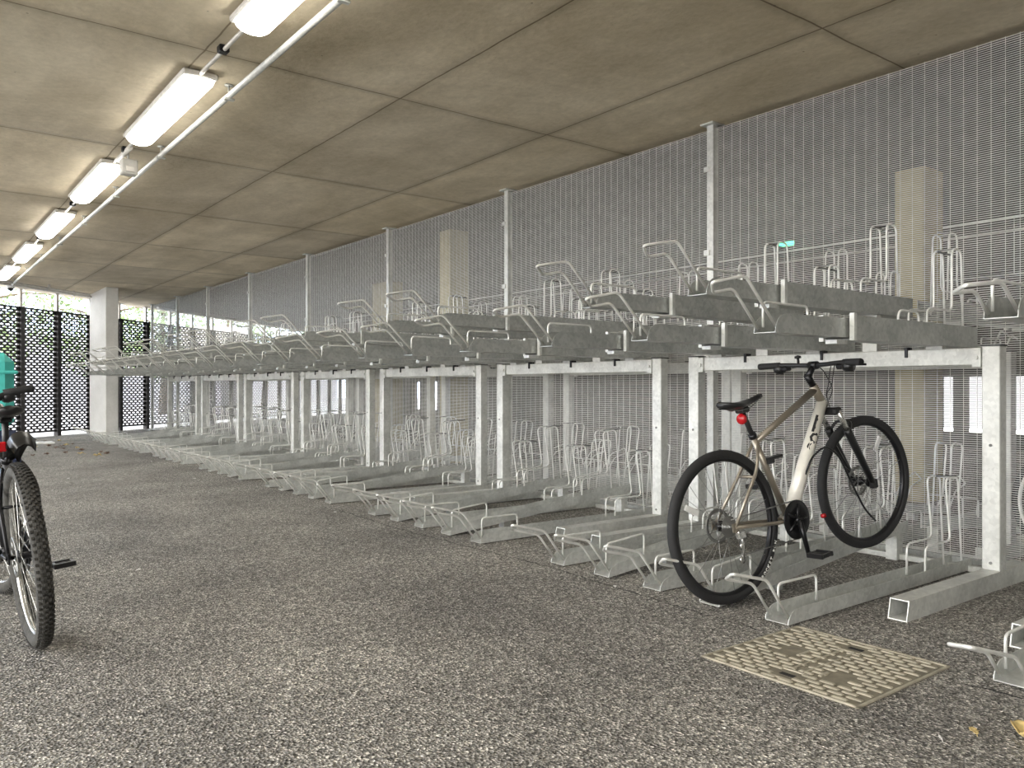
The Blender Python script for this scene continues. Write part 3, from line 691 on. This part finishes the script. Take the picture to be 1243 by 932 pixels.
# second left bicycle, parked across, with panniers and a teal box
b3_, K3 = bicycle('bicycle', dict(frame='blk', small=True, wb=1.08, ht=(.80, .50), hb=(.85, .38), bar=(.80, .66), st=(.27, .37), sx=.20, sz=.50, barw=.30, knobs=True, tyre=.028, rub='rubber2', rim='silver', spoke='silver', crank=.9))
tag(b3_, 'dark bicycle with rear carrier and panniers, parked crosswise behind the nearest left one', 'bicycle')
pose(b3_, (.32, 5.53, .375), 0, R(2), R(180))
g = MB()
for v in (-.06, .06): g.tube([(-.22, v, .80), (.2, v, .80)], .006, 7); g.tube([(-.12, v, .80), (0, v * 1.2, .38)], .005, 7)
for u in (-.2, -.06, .08): g.tube([(u, -.06, .80), (u, .06, .80)], .005, 7)
g.build('carrier', 'blkm', b3_)
for v in (-1, 1):
    g = MB(); g.bevbox(-.26, min(v * .07, v * .19), .50, .10, max(v * .07, v * .19), .80, .03); g.build('pannier', 'navy', b3_)
g = MB(); g.bevbox(-.01, 5.33, .812, .545, 5.73, 1.25, .05); tb = g.build('storage_box', 'teal'); tag(tb, 'teal plastic box carried on the bicycle at the left edge', 'box')
g = MB(); g.bevbox(-.025, 5.315, 1.13, .56, 5.745, 1.15, .008); g.build('rim_band', 'teal', tb)

# bicycle standing along the far side of the mesh, at the right edge
b4_, K4 = bicycle('bicycle', dict(frame='blkm', wb=1.1, rim='rimw', spoke='rimw', tyre=.022, barw=.18))
tag(b4_, 'bicycle with silver rims and black tyres behind the mesh at the right edge', 'bicycle')
pose(b4_, (5.40, 1.685, .372), 0, R(3), R(-90))

# ------------------------------------------------------------------ ceiling lamps and conduits
def make_lamp():
    root = empty('ceiling_lamp')
    g = MB(); g.bevbox(-.112, -.012, -.04, .112, 1.672, 0, .01); g.build('housing', 'lampbody', root)
    g = MB(); prof = []
    sec = []; N = 10
    for y, k in ((0.0, .35), (.01, .7), (.035, .93), (.07, 1), (1.59, 1), (1.625, .93), (1.65, .7), (1.66, .35)):
        sec.append([(math.cos(PI + PI * j / N) * .10 * (k ** .5), y, -.042 + math.sin(PI + PI * j / N) * .058 * k) for j in range(N + 1)])
    vs = [p for L in sec for p in L]; n = N + 1; fs = [(i * n + j, i * n + j + 1, (i + 1) * n + j + 1, (i + 1) * n + j) for i in range(len(sec) - 1) for j in range(N)]
    fs += [tuple(range(n)), tuple((len(sec) - 1) * n + j for j in range(n))] + [tuple(i * n for i in range(len(sec))), tuple(i * n + N for i in range(len(sec)))]
    g.add(vs, fs, True); g.build('diffuser', 'lampglow', root)
    return root
lp = make_lamp(); lk = kid_tree(lp); LY = [2.77 + 2.565 * i for i in range(6)]
for i, y in enumerate([2.77 - 2.565 * 2, 2.77 - 2.565] + LY):
    o = lp if i == 0 else copy_tree(lp, lk); o.location = (1.565, y, H - .012)
    lab = 'glowing white tube lamp under the ceiling, ' + ['two behind the camera', 'one above the camera', 'nearest in view and cut by the top edge', 'second in view, large', 'third in view, beyond the small grey box', 'fourth in view', 'fifth in view', 'farthest, above the fence'][i]
    tag(o, lab, 'lamp', 'tube lamps along the ceiling')
g = MB(); g.tube([(1.565, -2, H - .03), (1.565, 18, H - .03)], .013, 8); cw = g.build('lamp_conduit', 'pipe'); tag(cw, 'thin conduit linking the tube lamps along the ceiling', 'pipe')
for y in [2.77 + 2.565 * i - .45 for i in range(6)]:
    g = MB(); g.bevbox(1.535, y - .03, H - .045, 1.595, y + .03, H - .002, .006); g.build('clip', 'blkm', cw)
g = MB(); g.tube([(1.80, -2.5, H - .075), (1.80, 18.2, H - .075)], .021, 10); cw = g.build('conduit', 'galvb'); tag(cw, 'galvanised conduit running along the ceiling right of the lamps', 'pipe')
for i in range(10):
    y = 2.0 + 1.75 * i; g = MB(); g.tube([(1.80, y, H - .075), (1.80, y, H)], .006, 6); g.bevbox(1.765, y - .015, H - .105, 1.835, y + .015, H - .09, .003); g.lathe([(0, -.006), (.03, -.006), (.03, 0), (0, 0)], (1.80, y, H), 'z', 10); g.build('hanger', 'galvb', cw)
jb = empty('junction_box', (1.60, 7.52, H)); tag(jb, 'small grey box hanging on the lamp conduit between second and third lamp', 'junction box')
g = MB(); g.tube([(0, 0, -.0), (0, 0, -.10)], .01, 8); g.build('stem', 'pipe', jb)
g = MB(); g.bevbox(-.06, -.05, -.22, .07, .05, -.09, .01); g.build('housing', 'lampbody', jb)
g = MB(); g.bevbox(-.03, -.056, -.20, .045, -.049, -.15, .002); g.build('cover', 'pipe', jb)
g = MB(); g.tube([(-.03, -.22, -.04), (-.03, .25, -.04)], .022, 8); g.build('gland', 'lampbody', jb)
cm = empty('security_camera', (1.80, 18.35, H)); tag(cm, 'white dome security camera at the far end of the ceiling conduit', 'camera')
g = MB(); g.lathe([(0, 0), (.07, 0), (.075, -.09), (.055, -.12), (0, -.12)], (0, 0, 0), 'z', 20); g.build('body', 'white', cm)
g = MB(); g.lathe([(.054, -.12), (.045, -.155), (.025, -.175), (0, -.18)], (0, 0, 0), 'z', 20); g.build('lens_dome', 'blk', cm)
g = MB(); g.bevbox(-.02, -.09, -.05, .02, .09, .0, .008); gs = g.build('exit_light', 'green', None, (8.0, 5.35, 2.70)); h_ = MB(); h_.tube([(0, 0, -.0), (0, 0, .397)], .006, 6); h_.build('rod', 'blk', gs); tag(gs, 'small green emergency light glowing behind the mesh', 'light')

# light conduits on the ceiling of the far bay
for i, (x, z) in enumerate(((8.2, 2.62), (8.2, 2.50), (10.6, 2.4))):
    g = MB(); g.bevbox(x - .03, -3, z, x + .03, 17, z + .014, .003)
    for q in range(6): g.tube([(x, 1 + 3 * q, z), (x, 1 + 3 * q, H - .003)], .006, 6)
    o = g.build('cable_tray', 'galvb'); tag(o, ['upper of the two pale cable trays behind the mesh', 'lower of the two pale cable trays behind the mesh', 'pale cable tray farthest behind the mesh'][i], 'cable tray')

# ------------------------------------------------------------------ access cover
ac = empty('access_cover', (2.835, 1.735, -.003), R(90)); tag(ac, 'square cast metal access cover with ribbed pattern set in the asphalt', 'access cover')
w = .325; g = MB(); g.bevbox(-w, -w, -.02, w, w, .006, .003); g.build('plate', 'iron', ac)
g = MB()
def free(x, y):
    if abs(x) < .03 and y > -.3: return False
    for (a, b_) in ((.0, .235), (.0, -.235), (.14, -.02), (-.14, .12)):
        if abs(x - a) < .05 and abs(y - b_) < .055: return False
    return True
ny = 19
for i in range(ny):
    y = -w + .03 + i * (2 * w - .06) / (ny - 1)
    x = -w + (.02 if i % 2 else .055)
    while x < w - .06:
        if free(x + .027, y): g.bevbox(x, y - .0105, .005, x + .058, y + .0105, .0115, .004)
        x += .07
for (x0, y0, x1, y1) in ((-w, -w, w, -w + .012), (-w, w - .012, w, w), (-w, -w, -w + .012, w), (w - .012, -w, w, w), (-.03, -.19, -.022, .19), (.022, -.19, .03, .19), (-.09, .10, -.075, .16), (.09, -.06, .105, .02)):
    g.bevbox(x0, y0, .004, x1, y1, .011, .002)
for y in (-.235, .235):
    for s in (-1, 1): g.bevbox(-.05, y + s * .05 - .006, .004, .05, y + s * .05 + .006, .011, .002)
g.build('ribs', 'ironr', ac)
for y in (-.235, .235):
    k = MB(); k.bevbox(-.03, y - .012, .004, .03, y + .012, .0075, .001); k.build('keyhole', 'dark', ac)
# cover's dark surround gap
g = MB(); 
for (x0, y0, x1, y1) in ((-w - .012, -w - .012, w + .012, -w), (-w - .012, w, w + .012, w + .012), (-w - .012, -w, -w, w), (w, -w, w + .012, w)): g.box(x0, y0, -.01, x1, y1, .0015)
g.build('joint', 'dark', ac)

# ------------------------------------------------------------------ leaves and litter
def leaf(x, y, L, Wd, rz, mat, name, label, cat, group=None, curl=.25):
    g = MB(); N = 10; up = []; dn = []
    for i in range(N + 1):
        t = i / N; w_ = Wd * math.sin(PI * min(1, t * .96 + .03)) ** .75 * (1 + .25 * math.sin(t * 19))
        zc = .006 + curl * L * .25 * math.sin(t * PI * 1.5 + .4) ** 2
        for k, v in enumerate((-1, -.5, 0, .5, 1)): up.append(((t - .5) * L, v * w_, zc + abs(v) * w_ * curl * (1 + .4 * math.sin(9 * t + v))))
    fs = [(i * 5 + k, i * 5 + k + 1, (i + 1) * 5 + k + 1, (i + 1) * 5 + k) for i in range(N) for k in range(4)]
    g.add(up, fs, True); g.tube([(-.5 * L, 0, .006), (-.75 * L, .05 * L, .006)], .0012, 5)
    o = g.build(name, mat, None, (x, y, 0)); o.rotation_euler = (0, 0, rz); md = o.modifiers.new('t', 'SOLIDIFY'); md.thickness = .0012
    return tag(o, label, cat, group)
leaf(2.68, .97, .15, .035, 1.05, 'leafy', 'dry_leaf', 'large curled yellow-brown leaf at the bottom right corner', 'leaf', curl=.7)
leaf(2.62, 1.10, .05, .012, .7, 'leafy', 'dry_leaf', 'small yellow leaf just above the large curled one', 'leaf', curl=.2)
leaf(2.49, 1.14, .035, .004, .7, 'white', 'paper_scrap', 'tiny white scrap beside the small yellow leaf', 'scrap', curl=.2)
LS = []
for i in range(60):
    y = random.uniform(13.5, 18.6); x = random.gauss(2.55, .5) - (y - 13) * .02
    if x > 2.7 or (abs(x - 2.2) < .45 and abs(y - 17.4) < .45) or any(math.hypot(x - a, y - b) < .17 for a, b in LS): continue
    LS.append((x, y))
    leaf(x, y, random.uniform(.06, .14), random.uniform(.02, .045), random.uniform(0, 6), 'leafb' if random.random() < .7 else 'leafy', 'dry_leaf', 'dry leaf lying on the asphalt before the far column', 'leaf', 'dry leaves before the far column', .6)
for (x, y) in ((1.12, 5.0), (1.6, 10.5), (2.75, 9.6), (2.95, 6.3), (3.02, 3.05), (2.9, 12.2)):
    leaf(x, y, .035, .009, random.uniform(0, 6), 'white', 'paper_scrap', 'tiny pale scrap lying on the open asphalt', 'scrap', 'pale scraps on the asphalt', .2)
g = MB(); g.bevbox(2.0, 17.2, 0, 2.4, 17.6, .03, .01); g.xf(Matrix.Translation((0, 0, 0))); tag(g.build('paper_sheet', 'white'), 'crumpled pale sheet on the floor in front of the far column', 'paper')

# ------------------------------------------------------------------ outside: trees and a pale building
def tree(x, y, h, r, seed, label):
    rnd = random.Random(seed); root = empty('tree', (x, y, 0)); tag(root, label, 'tree', 'trees beyond the far fence')
    g = MB(); g.tube([(0, 0, -.1), (.1, 0, h * .3), (0, .1, h * .6), (.1, 0, h * .85)], [.18, .14, .09, .04], 8)
    for i in range(14):
        a = rnd.uniform(0, 2 * PI); z = h * rnd.uniform(.3, .8); L = r * rnd.uniform(.6, 1)
        g.tube([(0, 0, z), (L * .5 * math.cos(a), L * .5 * math.sin(a), z + .3), (L * math.cos(a), L * math.sin(a), z + rnd.uniform(.1, .9))], [.05, .03, .01], 6)
    g.build('trunk', 'bark', root)
    g = MB()
    for i in range(4200):
        a = rnd.uniform(0, 2 * PI); q = rnd.random() ** .5; z = rnd.uniform(-1, 1); rr = math.sqrt(1 - z * z) * q
        c = Vector((r * rr * math.cos(a), r * rr * math.sin(a), h * .62 + z * h * .36)) + Vector([rnd.gauss(0, .15) for _ in range(3)])
        u = Vector([rnd.gauss(0, 1) for _ in range(3)]).normalized(); w_ = u.orthogonal().normalized(); s = rnd.uniform(.05, .10)
        g.add([c - u * s, c + w_ * s * .5, c + u * s, c - w_ * s * .5], [(0, 1, 2, 3)])
    g.build('foliage', 'leafg', root)
for i, (k, off, h, r) in enumerate(((5.0, 6, 6.4, 2.3), (9.8, 6, 6.2, 2.3), (14.6, 7, 5.6, 2.2), (19.4, 7, 6.0, 2.3), (24.5, 8, 6.0, 2.5))):
    p = fpt(k, off); tree(p[0], p[1], h, r, i, ['leafy green tree beyond the fence at the far left', 'leafy green tree beyond the fence left of the column', 'thin tree beyond the fence behind the column', 'leafy tree beyond the fence right of the column', 'leafy tree beyond the fence behind the mesh'][i])
p = fpt(11.9, 2.2); g = MB(); g.bevbox(-.9, 0, -.02, .9, 1.4, 2.5, .02); bo = empty('building', p, math.atan2(FD.y, FD.x)); g.build('wall', 'render', bo)
g = MB(); g.bevbox(-1.0, -.1, 2.5, 1.0, 1.5, 3.15, .02); g.build('parapet', 'concrete', bo); tag(bo, 'pale outbuilding beyond the fence right of the column', 'building')

bw = MB(); bw.bevbox(-40, 0, -.02, 45, .3, 3.3, .02); o = bw.build('backdrop_wall', 'render', None, fpt(0, 13)); o.rotation_euler = (0, 0, math.atan2(FD.y, FD.x)); tag(o, 'added long pale backdrop wall far beyond the black perforated fence', 'wall')  # added backdrop, hides the overbright low sky behind the fence holes
bw = MB(); bw.bevbox(22, -20, -.02, 22.3, 24, 5, .02); o = bw.build('backdrop_wall', 'outer'); tag(o, 'added grey backdrop wall outside the openings at the right, seen through the mesh', 'wall')  # added backdrop, tones down the daylight seen through the right-hand openings

# thin wandering crack in the asphalt along the tray fronts
rnd = random.Random(3); g = MB(); P = []; y = 1.0
while y < 6.4:
    if not 1.36 < y < 2.1: P.append((3.02 + .03 * math.sin(y * 2.1) + rnd.uniform(-.012, .012), y))
    y += .06
for (xa, ya), (xb, yb) in zip(P, P[1:]):
    if yb - ya < .1:
        w0 = rnd.uniform(.0015, .0038); g.add([(xa - w0, ya, .0012), (xa + w0, ya, .0012), (xb + w0, yb, .0012), (xb - w0, yb, .0012), (xa - w0, ya, -.01), (xa + w0, ya, -.01), (xb + w0, yb, -.01), (xb - w0, yb, -.01)], [(0, 1, 2, 3), (4, 7, 6, 5), (0, 3, 7, 4), (1, 5, 6, 2)])
struct(g.build('trim_3', 'dark'))
